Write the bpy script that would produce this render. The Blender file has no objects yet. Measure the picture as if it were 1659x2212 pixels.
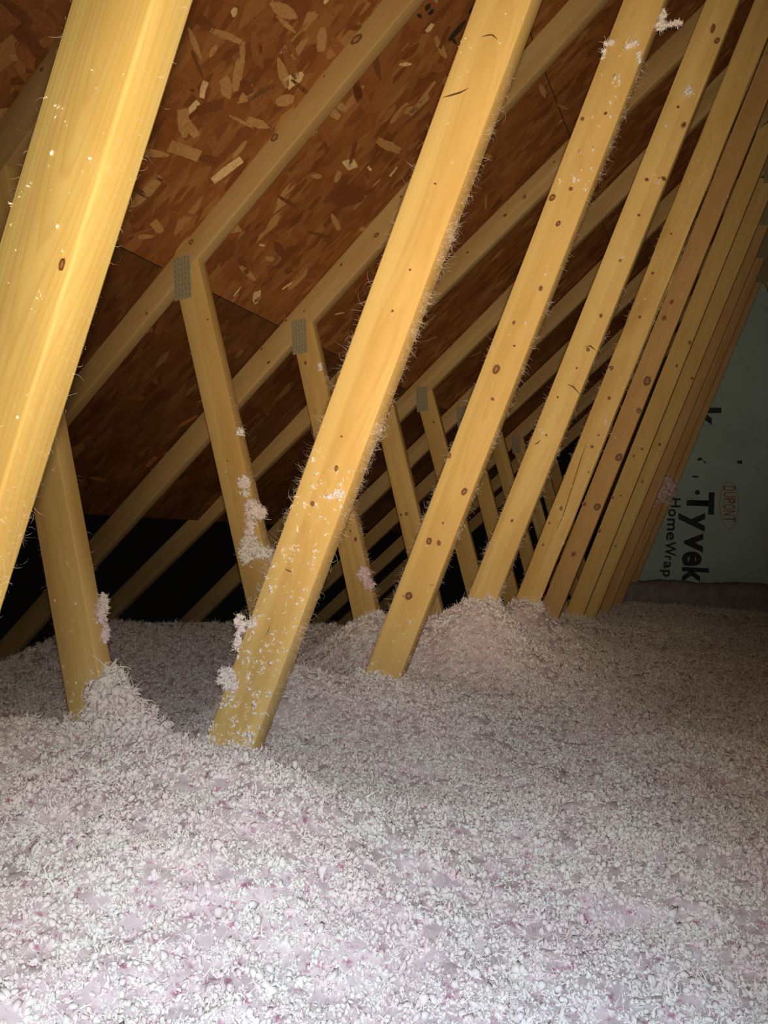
import bpy, bmesh, math, random
import numpy as np
from mathutils import Vector, Matrix

random.seed(7)
rng = np.random.default_rng(7)
SC = bpy.context.scene
C = SC.collection

# ------------------------------------------------------------------ camera
FPX, W, H = 1661.0, 1659.0, 2212.0
YAW, PITCH, ROLL = 0.4223, 0.0304, 0.0442
ZC = 0.90                                   # lens height above the ceiling boards
CAMP = np.array([0.0, 0.0, ZC])
_cy, _sy = math.cos(YAW), math.sin(YAW)
FW = np.array([-_sy*math.cos(PITCH), _cy*math.cos(PITCH), math.sin(PITCH)])
_R = np.array([_cy, _sy, 0.0]); _U = np.cross(_R, FW)
RT = _R*math.cos(ROLL) + _U*math.sin(ROLL)
UP = -_R*math.sin(ROLL) + _U*math.cos(ROLL)
cd = bpy.data.cameras.new('camera'); cam = bpy.data.objects.new('camera', cd); C.objects.link(cam)
cd.sensor_fit = 'VERTICAL'; cd.sensor_height = 24.0; cd.lens = FPX/H*24.0; cd.clip_start = 0.02
cam.matrix_world = Matrix(((RT[0], UP[0], -FW[0], CAMP[0]), (RT[1], UP[1], -FW[1], CAMP[1]), (RT[2], UP[2], -FW[2], CAMP[2]), (0, 0, 0, 1)))
SC.camera = cam

# ------------------------------------------------------------------ world, lamps, exposure
wd = bpy.data.worlds.new('World'); SC.world = wd; wd.use_nodes = True
wd.node_tree.nodes['Background'].inputs[0].default_value = (0.9, 0.75, 0.6, 1)
wd.node_tree.nodes['Background'].inputs[1].default_value = 0.0015

def lamp(name, loc, aim, power, col, size, blend, radius, smooth=0.0, mode='Quadratic'):
    ld = bpy.data.lights.new(name, 'SPOT'); lo = bpy.data.objects.new(name, ld); C.objects.link(lo)
    lo.location = loc; lo.rotation_euler = (Vector(aim)-Vector(loc)).to_track_quat('-Z', 'Y').to_euler()
    ld.energy = power; ld.color = col; ld.spot_size = math.radians(size); ld.spot_blend = blend; ld.shadow_soft_size = radius
    ld.use_nodes = True; nt = ld.node_tree; em = nt.nodes['Emission']
    fo = nt.nodes.new('ShaderNodeLightFalloff'); fo.inputs['Strength'].default_value = 1.0; fo.inputs['Smooth'].default_value = smooth
    nt.links.new(fo.outputs[mode], em.inputs['Strength'])
    return lo
# the phone's own lamp right at the lens (wide), an added warm fill on the webs (narrower) and an added cool fill on the foreground
def aim(px, py, d=2.0):
    v = FW + RT*(px-829.5)/FPX + UP*(1106.0-py)/FPX; return tuple(CAMP+v*d)
lamp('phone_lamp', (0.006, -0.006, ZC+0.006), aim(540, 930), 38, (1.0, 0.82, 0.56), 140, 1.0, 0.012)
lamp('warm_web_fill', (0.008, -0.008, ZC+0.008), aim(1020, 610), 215, (1.0, 0.80, 0.53), 67, 1.0, 0.012, 3.5)
lamp('cool_front_fill', (0.010, -0.008, ZC+0.010), aim(700, 2280), 30, (0.36, 0.68, 1.0), 76, 1.0, 0.02)
SC.view_settings.view_transform = 'Standard'; SC.view_settings.look = 'None'
SC.view_settings.gamma = 1.0; SC.view_settings.use_curve_mapping = False
SC.view_settings.exposure = 0.0
SC.cycles.use_adaptive_sampling = True; SC.cycles.adaptive_threshold = 0.035; SC.cycles.adaptive_min_samples = 12
SC.cycles.max_bounces = 4; SC.cycles.diffuse_bounces = 3; SC.cycles.transmission_bounces = 2

# ------------------------------------------------------------------ helpers
def ray(px, py):
    return FW + RT*(px-829.5)/FPX + UP*(1106.0-py)/FPX
def at_y(px, py, y):                       # point where the line of sight meets the truss plane y
    d = ray(px, py); return CAMP + d*(y/d[1])
def at_plane(px, py, n, d0):
    d = ray(px, py); return CAMP + d*((d0 - CAMP@n)/(d@n))

def mesh_obj(name, verts, faces, mat=None, parent=None, smooth=False):
    me = bpy.data.meshes.new(name)
    me.from_pydata([tuple(map(float, v)) for v in verts], [], faces); me.update()
    if smooth: me.polygons.foreach_set('use_smooth', [True]*len(me.polygons))
    if mat: me.materials.append(mat)
    o = bpy.data.objects.new(name, me); C.objects.link(o)
    if parent: o.parent = parent
    return o
def np_obj(name, V, T, mat=None, parent=None, smooth=True):      # V (n,3), T (m,3)
    me = bpy.data.meshes.new(name); V = np.asarray(V, np.float32); T = np.asarray(T, np.int32)
    me.vertices.add(len(V)); me.vertices.foreach_set('co', V.ravel())
    me.loops.add(T.size); me.loops.foreach_set('vertex_index', T.ravel())
    me.polygons.add(len(T)); me.polygons.foreach_set('loop_start', np.arange(0, T.size, 3, dtype=np.int32))
    me.update(calc_edges=True); me.validate()
    me.polygons.foreach_set('use_smooth', [smooth]*len(me.polygons))
    if mat: me.materials.append(mat)
    o = bpy.data.objects.new(name, me); C.objects.link(o)
    if parent: o.parent = parent
    return o
def empty(name, loc):
    o = bpy.data.objects.new(name, None); C.objects.link(o); o.location = loc; o.empty_display_size = 0.05
    return o
def tag(o, label=None, cat=None, group=None, kind=None):
    if label: o['label'] = label
    if cat: o['category'] = cat
    if group: o['group'] = group
    if kind: o['kind'] = kind
    return o

# ------------------------------------------------------------------ materials
class NT:
    def __init__(s, name):
        s.m = bpy.data.materials.new(name); s.m.use_nodes = True; s.t = s.m.node_tree
        s.b = s.t.nodes['Principled BSDF']
    def n(s, typ, **k):
        nd = s.t.nodes.new(typ)
        for a, v in k.items(): setattr(nd, a, v)
        return nd
    def l(s, a, b): s.t.links.new(a, b)
    def math(s, op, a, b=None, c=None):
        nd = s.n('ShaderNodeMath', operation=op)
        for i, v in enumerate((a, b, c)):
            if v is None: continue
            if isinstance(v, (int, float)): nd.inputs[i].default_value = v
            else: s.l(v, nd.inputs[i])
        return nd.outputs[0]
    def mix(s, f, a, b, blend='MIX'):
        nd = s.n('ShaderNodeMix', data_type='RGBA', blend_type=blend)
        for i, v in ((0, f), (6, a), (7, b)):
            if isinstance(v, (int, float)): nd.inputs[i].default_value = v
            elif isinstance(v, tuple): nd.inputs[i].default_value = v+(1,) if len(v) == 3 else v
            else: s.l(v, nd.inputs[i])
        return nd.outputs[2]
    def ramp(s, f, stops):
        nd = s.n('ShaderNodeValToRGB'); s.l(f, nd.inputs[0]); e = nd.color_ramp.elements
        while len(e) < len(stops): e.new(0.5)
        for i, (p, c) in enumerate(stops): e[i].position = p; e[i].color = c+(1,) if len(c) == 3 else c
        return nd.outputs[0]
    def map(s, vec, scale=(1, 1, 1), rot=(0, 0, 0), loc=(0, 0, 0)):
        nd = s.n('ShaderNodeMapping'); s.l(vec, nd.inputs[0])
        nd.inputs['Scale'].default_value = scale; nd.inputs['Rotation'].default_value = rot; nd.inputs['Location'].default_value = loc
        return nd.outputs[0]
    def noise(s, vec, scale, detail=3, rough=0.5, w=None):
        nd = s.n('ShaderNodeTexNoise'); nd.inputs['Scale'].default_value = scale
        nd.inputs['Detail'].default_value = detail; nd.inputs['Roughness'].default_value = rough
        if w is not None:
            nd.noise_dimensions = '4D'; s.l(w, nd.inputs['W'])
        s.l(vec, nd.inputs['Vector']); return nd.outputs['Fac']
    def bump(s, h, strength, dist):
        nd = s.n('ShaderNodeBump'); nd.inputs['Strength'].default_value = strength; nd.inputs['Distance'].default_value = dist
        s.l(h, nd.inputs['Height']); s.l(nd.outputs[0], s.b.inputs['Normal'])

def wood_mat(name, base, dark, hue=None, vary=1.0):
    k = NT(name); tc = k.n('ShaderNodeTexCoord').outputs['Object']
    rnd = k.n('ShaderNodeObjectInfo').outputs['Random']
    w = k.math('MULTIPLY', rnd, 57.0)
    sep = k.n('ShaderNodeSeparateXYZ'); k.l(tc, sep.inputs[0]); x, y, z = sep.outputs
    # growth rings: distance from a wandering pith line that runs roughly along the board
    slow = k.noise(k.map(tc, (3, 3, 1.1)), 1.0, 2, 0.5, w)
    slow2 = k.noise(k.map(tc, (2, 2, 0.8), loc=(5, 2, 1)), 1.0, 2, 0.5, w)
    fine = k.noise(k.map(tc, (60, 60, 4)), 1.0, 3, 0.6, w)
    px = k.math('ADD', x, k.math('MULTIPLY', k.math('SUBTRACT', slow, 0.5), 0.10))
    py = k.math('ADD', k.math('ADD', y, 0.035), k.math('MULTIPLY', k.math('SUBTRACT', slow2, 0.5), 0.16))
    r = k.math('SQRT', k.math('ADD', k.math('MULTIPLY', px, px), k.math('MULTIPLY', py, py)))
    ph = k.math('ADD', k.math('MULTIPLY', r, 230.0), k.math('MULTIPLY', fine, 1.6))
    fr = k.math('FRACT', ph)
    ring = k.ramp(fr, [(0.0, (0, 0, 0)), (0.55, (0.12, 0.12, 0.12)), (0.88, (1, 1, 1)), (1.0, (0, 0, 0))])
    streak = k.noise(k.map(tc, (90, 90, 3)), 1.0, 4, 0.65, w)
    blot = k.noise(k.map(tc, (14, 14, 5)), 1.0, 3, 0.55, w)
    col = k.mix(k.math('MULTIPLY', ring, 0.34), base, dark)
    col = k.mix(k.math('MULTIPLY', k.ramp(streak, [(0.42, (0, 0, 0)), (0.75, (1, 1, 1))]), 0.35), col, dark)
    lo = tuple(c*f for c, f in zip(base, (0.80, 0.70, 0.55))); hi = tuple(min(1, c*f) for c, f in zip(base, (1.08, 1.12, 1.15)))
    col = k.mix(k.ramp(blot, [(0.40, (0, 0, 0)), (0.68, (0.75, 0.75, 0.75))]), col, lo)
    col = k.mix(k.math('MULTIPLY', k.ramp(rnd, [(0.0, (0, 0, 0)), (1.0, (1, 1, 1))]), 0.45*vary), col, lo)
    band = k.noise(k.map(tc, (26, 26, 0.7), loc=(1, 3, 0)), 1.0, 1, 0.4, w)
    col = k.mix(k.ramp(band, [(0.52, (0, 0, 0)), (0.66, (0.55, 0.55, 0.55))]), col, hi)
    # small dark pin knots
    vo = k.n('ShaderNodeTexVoronoi', voronoi_dimensions='4D'); k.l(k.map(tc, (12, 12, 5)), vo.inputs['Vector']); k.l(w, vo.inputs['W']); vo.inputs['Scale'].default_value = 1.0
    col = k.mix(k.ramp(vo.outputs['Distance'], [(0.03, (0.7, 0.7, 0.7)), (0.09, (0, 0, 0))]), col, (0.20, 0.09, 0.03))
    k.l(col, k.b.inputs['Base Color']); k.b.inputs['Roughness'].default_value = 0.62
    k.b.inputs['Specular IOR Level'].default_value = 0.25
    k.bump(k.math('ADD', k.math('MULTIPLY', ring, 0.4), streak), 0.25, 0.0006)
    return k.m

M = {}
M['wood'] = wood_mat('spruce_lumber', (0.68, 0.485, 0.195), (0.42, 0.22, 0.065))
M['wood_pale'] = wood_mat('pale_spruce_lumber', (0.60, 0.455, 0.17), (0.40, 0.24, 0.07), vary=0.2)
M['wood_mid'] = wood_mat('honey_spruce_lumber', (0.53, 0.36, 0.14), (0.34, 0.18, 0.055))
M['wood_brown'] = wood_mat('tan_spruce_lumber', (0.60, 0.38, 0.17), (0.36, 0.19, 0.07))
M['chord'] = wood_mat('rafter_lumber', (0.45, 0.31, 0.145), (0.27, 0.15, 0.06))

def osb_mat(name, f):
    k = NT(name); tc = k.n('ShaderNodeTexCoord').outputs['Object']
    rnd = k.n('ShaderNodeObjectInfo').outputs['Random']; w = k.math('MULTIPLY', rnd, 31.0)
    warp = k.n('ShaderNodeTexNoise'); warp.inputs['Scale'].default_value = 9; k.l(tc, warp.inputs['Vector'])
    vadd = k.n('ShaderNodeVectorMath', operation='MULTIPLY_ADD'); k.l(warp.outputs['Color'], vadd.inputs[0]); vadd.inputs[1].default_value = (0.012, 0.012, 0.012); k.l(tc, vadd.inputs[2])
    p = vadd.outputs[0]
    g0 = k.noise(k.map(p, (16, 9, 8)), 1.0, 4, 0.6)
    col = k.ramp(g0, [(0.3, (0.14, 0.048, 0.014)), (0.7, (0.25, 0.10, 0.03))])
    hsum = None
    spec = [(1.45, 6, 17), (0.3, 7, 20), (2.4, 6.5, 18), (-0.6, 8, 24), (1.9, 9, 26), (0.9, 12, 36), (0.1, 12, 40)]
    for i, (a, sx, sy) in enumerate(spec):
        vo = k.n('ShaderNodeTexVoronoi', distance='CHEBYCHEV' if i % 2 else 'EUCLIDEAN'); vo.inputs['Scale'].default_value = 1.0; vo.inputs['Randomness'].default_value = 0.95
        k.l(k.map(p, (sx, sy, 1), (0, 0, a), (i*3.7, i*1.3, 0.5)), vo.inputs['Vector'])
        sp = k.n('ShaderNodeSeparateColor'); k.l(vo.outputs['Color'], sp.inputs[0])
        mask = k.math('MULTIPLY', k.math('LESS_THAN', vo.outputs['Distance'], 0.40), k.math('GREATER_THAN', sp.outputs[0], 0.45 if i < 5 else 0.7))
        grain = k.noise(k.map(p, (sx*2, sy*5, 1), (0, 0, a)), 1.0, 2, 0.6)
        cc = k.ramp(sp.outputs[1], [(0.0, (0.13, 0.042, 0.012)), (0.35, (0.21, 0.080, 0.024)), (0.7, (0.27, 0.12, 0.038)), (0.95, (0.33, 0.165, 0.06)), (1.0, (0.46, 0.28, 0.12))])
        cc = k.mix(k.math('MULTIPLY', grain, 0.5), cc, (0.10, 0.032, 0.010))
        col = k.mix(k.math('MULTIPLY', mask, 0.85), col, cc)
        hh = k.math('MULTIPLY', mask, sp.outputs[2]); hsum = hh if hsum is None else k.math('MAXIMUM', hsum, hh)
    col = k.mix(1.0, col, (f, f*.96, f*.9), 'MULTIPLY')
    k.l(col, k.b.inputs['Base Color']); k.b.inputs['Roughness'].default_value = 0.6; k.b.inputs['Specular IOR Level'].default_value = 0.3
    k.bump(hsum, 0.6, 0.0015)
    return k.m
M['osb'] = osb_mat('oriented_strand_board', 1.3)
M['osb_shaded'] = osb_mat('shade_toned_strand_board', 0.62)  # same board for the lowest row, eave dimness put into its colour

def simple(name, col, rough=0.7, noise_scale=None, col2=None, metal=0, spec=0.3, lo=0.35, hi=0.65, coord='Object'):
    k = NT(name)
    if noise_scale:
        tc = k.n('ShaderNodeTexCoord').outputs[coord]; f = k.noise(tc, noise_scale, 4, 0.6)
        k.l(k.mix(k.ramp(f, [(lo, (0, 0, 0)), (hi, (1, 1, 1))]), col, col2), k.b.inputs['Base Color'])
        k.bump(f, 0.2, 0.001)
    else: k.b.inputs['Base Color'].default_value = col+(1,)
    k.b.inputs['Roughness'].default_value = rough; k.b.inputs['Metallic'].default_value = metal; k.b.inputs['Specular IOR Level'].default_value = spec
    return k.m
FL = [simple('light_wood_flake', (0.78, 0.58, 0.32), 0.6, 120, (0.60, 0.40, 0.19)),
      simple('tan_wood_flake', (0.50, 0.29, 0.12), 0.6, 120, (0.38, 0.20, 0.075)),
      simple('red_brown_wood_flake', (0.33, 0.13, 0.042), 0.6, 120, (0.24, 0.085, 0.028)),
      simple('dark_wood_flake', (0.16, 0.052, 0.018), 0.6, 120, (0.20, 0.07, 0.022))]
M['edge_paint'] = simple('panel_edge_sealer', (0.05, 0.075, 0.06), 0.6, 60, (0.03, 0.05, 0.035))
M['plate'] = simple('galvanised_steel', (0.23, 0.225, 0.16), 0.6, 60, (0.30, 0.235, 0.14), 0.0, 0.3)
M['slot'] = simple('plate_slot', (0.13, 0.125, 0.09), 0.8, 200, (0.17, 0.14, 0.1))
M['ink'] = simple('print_ink', (0.012, 0.018, 0.028), 0.7, 60, (0.03, 0.04, 0.045))
M['ink_red'] = simple('red_print_ink', (0.30, 0.10, 0.09), 0.7, 60, (0.36, 0.16, 0.13))
M['ink_brown'] = simple('stamp_ink', (0.018, 0.014, 0.010), 0.8, 60, (0.05, 0.03, 0.015))
M['crack'] = simple('wood_crack', (0.10, 0.045, 0.015), 0.9, 200, (0.16, 0.07, 0.02))
M['drywall'] = simple('drywall', (0.6, 0.58, 0.55), 0.9, 20, (0.5, 0.48, 0.45))

def knot_mat(c0, c1, c2):
    k = NT('wood_knot'); uv = k.n('ShaderNodeTexCoord').outputs['Object']; rnd = k.n('ShaderNodeObjectInfo').outputs['Random']
    ln = k.n('ShaderNodeVectorMath', operation='LENGTH'); k.l(uv, ln.inputs[0])
    nz = k.noise(uv, 3.0, 3, 0.6, k.math('MULTIPLY', rnd, 9.0))
    r = k.math('ADD', ln.outputs['Value'], k.math('MULTIPLY', k.math('SUBTRACT', nz, 0.5), 0.7))
    col = k.ramp(r, [(0.0, c0), (0.40, c1), (0.60, c2), (0.74, c2), (0.95, (0.46, 0.25, 0.085))])
    k.l(col, k.b.inputs['Base Color']); k.b.inputs['Roughness'].default_value = 0.6
    return k.m
KMATS = [knot_mat((0.34, 0.19, 0.07), (0.26, 0.125, 0.045), (0.10, 0.042, 0.016)), knot_mat((0.10, 0.035, 0.012), (0.13, 0.05, 0.018), (0.30, 0.14, 0.045)), knot_mat((0.20, 0.085, 0.028), (0.27, 0.12, 0.04), (0.16, 0.065, 0.022))]

def wrap_mat():
    k = NT('building_wrap'); tc = k.n('ShaderNodeTexCoord').outputs['Object']
    a = k.noise(tc, 1.6, 4, 0.6); b = k.noise(k.map(tc, (6, 6, 1.2)), 1.0, 3, 0.5)
    col = k.mix(k.ramp(a, [(0.35, (0, 0, 0)), (0.7, (1, 1, 1))]), (0.42, 0.56, 0.60), (0.34, 0.46, 0.48))
    sm = k.noise(tc, 7.0, 3, 0.6)
    col = k.mix(k.ramp(sm, [(0.62, (0, 0, 0)), (0.78, (0.6, 0.6, 0.6))]), col, (0.17, 0.22, 0.22))
    k.l(col, k.b.inputs['Base Color']); k.b.inputs['Roughness'].default_value = 0.75; k.b.inputs['Specular IOR Level'].default_value = 0.15
    k.bump(b, 0.5, 0.02); return k.m
M['wrap'] = wrap_mat()

def fluff_mat(name, white, pink, dark):
    k = NT(name); tc = k.n('ShaderNodeTexCoord').outputs['Object']; geo = k.n('ShaderNodeNewGeometry')
    rnd = k.n('ShaderNodeObjectInfo').outputs['Random']
    pos = geo.outputs['Position']
    a = k.noise(pos, 9.0, 3, 0.6); b = k.noise(pos, 55.0, 2, 0.5)
    col = k.mix(k.ramp(a, [(0.40, (0, 0, 0)), (0.62, (1, 1, 1))]), white, tuple((w*0.6+p*0.4) for w, p in zip(white, pink)))
    col = k.mix(k.ramp(rnd, [(0.93, (0, 0, 0)), (0.97, (0.8, 0.8, 0.8))]), col, pink)
    col = k.mix(k.ramp(b, [(0.55, (0, 0, 0)), (0.75, (0.6, 0.6, 0.6))]), col, pink)
    k.l(col, k.b.inputs['Base Color']); k.b.inputs['Roughness'].default_value = 0.9; k.b.inputs['Specular IOR Level'].default_value = 0.2
    tr = k.n('ShaderNodeBsdfTranslucent'); k.l(col, tr.inputs['Color'])
    ms = k.n('ShaderNodeMixShader'); ms.inputs[0].default_value = 0.18
    k.l(k.b.outputs[0], ms.inputs[1]); k.l(tr.outputs[0], ms.inputs[2]); k.l(ms.outputs[0], k.t.nodes['Material Output'].inputs['Surface'])
    return k.m
M['fluff'] = fluff_mat('fibreglass_tufts', (0.92, 0.885, 0.87), (0.90, 0.70, 0.76), None)
M['fluff_warm'] = fluff_mat('fibreglass_bits', (0.88, 0.85, 0.80), (0.82, 0.72, 0.72), None)
M['bed'] = simple('fibreglass_bed', (0.66, 0.56, 0.60), 0.95, 70, (0.45, 0.20, 0.30), spec=0.05, lo=0.55, hi=0.68)

# ------------------------------------------------------------------ truss measurements (metres; x across the ridge, y along it, z up)
XRIDGE, SLOPE = 0.187, 0.8145
XC0 = -2.195                                                    # left rafter centre line at lens height
TR = [  # y, web R (x at lens height, lean), web L, rafter
 (0.4456, (-0.5996, 0.337),  (-1.165, -0.30),   (-2.195, 0.8145)),
 (1.0807, (-0.6198, 0.3481), (-1.1785, -0.3123), (-2.216, 0.829)),
 (1.7097, (-0.6326, 0.3467), (-1.1711, -0.3213), (-2.2353, 0.8173)),
 (2.3182, (-0.6285, 0.3493), (-1.1761, -0.290),  (-2.1849, 0.8084)),
 (2.8784, (-0.605, 0.3424),  (-1.1587, -0.2919), (-2.2554, 0.8448)),
 (3.5064, (-0.6194, 0.3404), (-1.1639, -0.3084), (-2.1844, 0.8131)),
 (4.118,  (-0.6005, 0.3346), (-1.165, -0.30),   (-2.19, 0.8145)),
 (4.7273, (-0.6042, 0.3433), (-1.165, -0.30),   (-2.19, 0.8145)),
 (5.337,  (-0.606, 0.342),   (-1.165, -0.30),   (-2.19, 0.8145)),
 (5.947,  (-0.606, 0.342),   (-1.165, -0.30),   (-2.19, 0.8145)),
 (6.48,   (-0.606, 0.342),   (-1.165, -0.30),   (-2.19, 0.8145))]
YWALL = 6.72

def dn(a): return np.array([math.sin(a), math.cos(a)]), np.array([math.cos(a), -math.sin(a)])   # (x, z) direction and normal

def board(name, x0, a, cut_lo, cut_hi, mat, parent, width=0.089, thick=0.038, seed=0, wane=0.0):
    """A board in the truss plane. cut_lo / cut_hi: (point, normal) lines in (x, z) that trim the ends."""
    d, n = dn(a); r = 0.0032
    prof = []
    hw = width/2
    for cx, cy, a0 in ((hw-r, thick-r, 0), (-hw+r, thick-r, 90), (-hw+r, r, 180), (hw-r, r, 270)):
        for q in (0, 45, 90): prof.append((cx+r*math.cos(math.radians(a0+q)), cy+r*math.sin(math.radians(a0+q))))
    base = np.array([x0, ZC])
    def tcut(px, cut):
        if isinstance(cut, list): return min(tcut(px, c_) for c_ in cut)
        P, nn = np.array(cut[0]), np.array(cut[1]); O = base + n*px
        return ((P-O)@nn)/(d@nn)
    t0c = tcut(0, cut_lo); org = base + d*t0c
    rs = np.random.default_rng(seed+101)
    NS = 26; verts = []; k = len(prof)
    cro = rs.normal(0, 0.0006, 3)
    for s in range(NS+1):
        f = s/NS
        for (px, py) in prof:
            ta = tcut(px, cut_lo)-t0c; tb = tcut(px, cut_hi)-t0c; t = ta+(tb-ta)*f
            dx = cro[0]*math.sin(3*f)+ (rs.normal(0, wane) if wane and 0 < s < NS and abs(px) > hw-2*r else 0)
            verts.append((px+dx, py, t))
    faces = []
    for s in range(NS):
        for j in range(k):
            a_, b_ = s*k+j, s*k+(j+1) % k
            faces.append((a_, b_, b_+k, a_+k))
    faces.append(tuple(range(k-1, -1, -1))); faces.append(tuple(NS*k+j for j in range(k)))
    o = mesh_obj(name, verts, faces, mat, parent)
    for p in o.data.polygons: p.use_smooth = len(p.vertices) == 4
    bm = bmesh.new(); bm.from_mesh(o.data); bmesh.ops.recalc_face_normals(bm, faces=bm.faces)
    for e in bm.edges:
        if len(e.link_faces) == 2 and e.calc_face_angle(0) > 1.2: e.smooth = False
    bm.to_mesh(o.data); bm.free()
    o.rotation_euler = (0, a, 0)
    return o, org

def place(o, org, y, root):
    o.location = (org[0]-root.location.x, y-root.location.y, org[1]-root.location.z)

ORD = ['roof truss nearest the camera, its big yellow web cropped by the left edge',
 'second roof truss, bright yellow web rising from the front insulation mound',
 'third roof truss, knotty web rising from a cone of insulation mid-picture',
 'fourth roof truss, web rising from the tall mound with scarred knots',
 'fifth roof truss, web with a long hairline crack and waney bark edge',
 'sixth roof truss, browner web with a row of large dark knots',
 'seventh roof truss, slim tan web next behind the brown knotty one',
 'eighth roof truss, olive-tan web seen as a narrow strip',
 'ninth roof truss, dim brown web third from the wrapped gable wall',
 'tenth roof truss, dim brown web with pink fluff caught on it',
 'last roof truss, darkest web standing against the wrapped gable wall']
roots, webR, webL, chordL = [], [], [], []
ZB = 0.045
for i, (y, Rw, Lw, Cw) in enumerate(TR):
    root = empty('roof_truss', (Rw[0]-0.3, y, 0.0)); roots.append(root)
    tag(root, ORD[i], 'roof truss', 'roof trusses in a row')
    dC, nC = dn(Cw[1]); Cp = np.array([Cw[0], ZC])
    low = (Cp - nC*-0.0445, nC)                              # lower edge line of the rafter
    lowP = Cp + nC*0.0445
    ridge = ((XRIDGE, 0), (1, 0)); flo = ((0, ZB), (0, 1))
    mr = [M['wood_pale'], M['wood'], M['wood'], M['wood'], M['wood'], M['wood_brown'], M['wood'], M['wood'], M['wood_brown'], M['wood_brown'], M['wood_brown']][i]
    # left rafter
    o, g = board('top_chord', Cw[0], Cw[1], ((0, 0.10), (0, 1)), ridge, M['chord'], root, seed=i); place(o, g, y, root); chordL.append(o)
    # web that climbs to the peak, stopped by the rafters' undersides
    o, g = board('web', Rw[0], Rw[1], flo, [((lowP[0], lowP[1]), (nC[0], nC[1])), ridge], mr, root, seed=20+i, wane=0.0016 if i == 4 else 0.0); place(o, g, y, root); webR.append(o)
    o, g = board('web', Lw[0], Lw[1], flo, ((lowP[0], lowP[1]), (nC[0], nC[1])), M['wood'] if i == 1 else M['wood_mid'], root, seed=40+i); place(o, g, y, root); webL.append(o)
    # other half of the truss, mirrored about the ridge
    mx = lambda x: 2*XRIDGE-x
    lowM = ((mx(lowP[0]), lowP[1]), (-nC[0], nC[1]))
    o, g = board('top_chord', mx(Cw[0]), -Cw[1], ((0, 0.10), (0, 1)), ridge, M['chord'], root, seed=60+i); place(o, g, y, root)
    o, g = board('web', mx(Rw[0]), -Rw[1], flo, [lowM, ridge], M['wood_brown'], root, seed=80+i); place(o, g, y, root)
    o, g = board('web', mx(Lw[0]), -Lw[1], flo, lowM, M['wood_brown'], root, seed=90+i); place(o, g, y, root)
    # steel connector plates at the joint of the left web and rafter, one on each face
    dL, nL = dn(Lw[1]); t = ((lowP-np.array([Lw[0], ZC]))@nC)/(dL@nC); J = np.array([Lw[0], ZC]) + dL*t
    tp = (XRIDGE-Cw[0])/dC[0]; PK = np.array([XRIDGE, ZC+dC[1]*tp-0.085])
    for yy, sg, w2, h2, cen, an in ((y, -1, .030, .062, J + np.array([-0.012, -0.016]), Lw[1]*.35), (y+0.038, 1, .030, .062, J + np.array([-0.012, -0.016]), Lw[1]*.35), (y, -1, .062, .088, PK, 0.0), (y+0.038, 1, .062, .088, PK, 0.0)):
        V = [(-w2, 0, -h2), (w2, 0, -h2), (w2, 0, h2), (-w2, 0, h2)]
        V += [(a*0.97, sg*0.0012, c*0.985) for a, _, c in V]
        F = [(0, 1, 2, 3), (4, 5, 6, 7), (0, 1, 5, 4), (1, 2, 6, 5), (2, 3, 7, 6), (3, 0, 4, 7)]
        p = mesh_obj('connector_plate', V, F, M['plate'], root)
        bm = bmesh.new(); bm.from_mesh(p.data); bmesh.ops.recalc_face_normals(bm, faces=bm.faces); bm.to_mesh(p.data); bm.free()
        p.location = (cen[0]-root.location.x, yy+sg*0.0002-root.location.y, cen[1]); p.rotation_euler = (0, an, 0)
        if i < 6 and sg < 0 and w2 < .05:
            sv, sf = [], []
            for r_ in range(8):
                for c_ in range(5):
                    u = (c_-2)*0.0115; v = (r_-3.5)*0.0148 + (0.0035 if c_ % 2 else 0); q = len(sv)
                    sv += [(u-0.0016, -0.0016, v-0.004), (u+0.0016, -0.0016, v-0.004), (u+0.0016, -0.0016, v+0.004), (u-0.0016, -0.0016, v+0.004)]
                    sf.append((q, q+1, q+2, q+3))
            s_ = mesh_obj('tooth_slots', sv, sf, M['slot'], p); tag(s_, kind='stuff')

# ------------------------------------------------------------------ knots, scars and cracks on the boards (thin inlays, a sub-part of the web)
def knot_mesh(mi, sd):
    V = [(0, 0, 0)]; F = []; r_ = random.Random(sd)
    for k in range(16):
        a = 2*math.pi*k/16; q = 1+0.16*math.sin(2*a+sd)+r_.uniform(-.10, .10); V.append((q*math.cos(a), 0, q*math.sin(a)))
    for k in range(16): F.append((0, 1+(k+1) % 16, 1+k))
    me = bpy.data.meshes.new('knot'); me.from_pydata(V, [], F); me.materials.append(KMATS[mi]); return me
KM = [[knot_mesh(mi, q*7+mi) for q in range(4)] for mi in range(3)]
def knot(board_o, i, px, py, r, el=1.4, yoff=0.0, tilt=0.0):
    root = roots[i]; y = TR[i][0]
    P = at_y(px, py, y); dist = P@np.array([0, 1, 0]); sc = r/FPX*np.linalg.norm(P-CAMP)
    mi = 0 if r >= 8 else (1 if r < 4.5 else random.choice((0, 2, 1)))
    o = bpy.data.objects.new('knot', KM[mi][random.randrange(4)]); C.objects.link(o); o.parent = board_o
    a = board_o.rotation_euler.y; L = Vector(P) - (root.location + board_o.location)
    loc = Matrix.Rotation(-a, 3, 'Y') @ L
    if abs(loc.x) > 0.0445-sc*0.6: loc.x = math.copysign(max(0.0, 0.0445-sc*0.75), loc.x)
    o.location = (loc.x, -0.0005, loc.z); o.scale = (sc*0.82, 1, 0.88*sc*el*random.uniform(.85, 1.35)); o.rotation_euler = (0, random.uniform(-.4, .4), 0)
    if r > 6:                                        # some knots stand a little proud as a lens
        o.location.y = -0.0007
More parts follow.
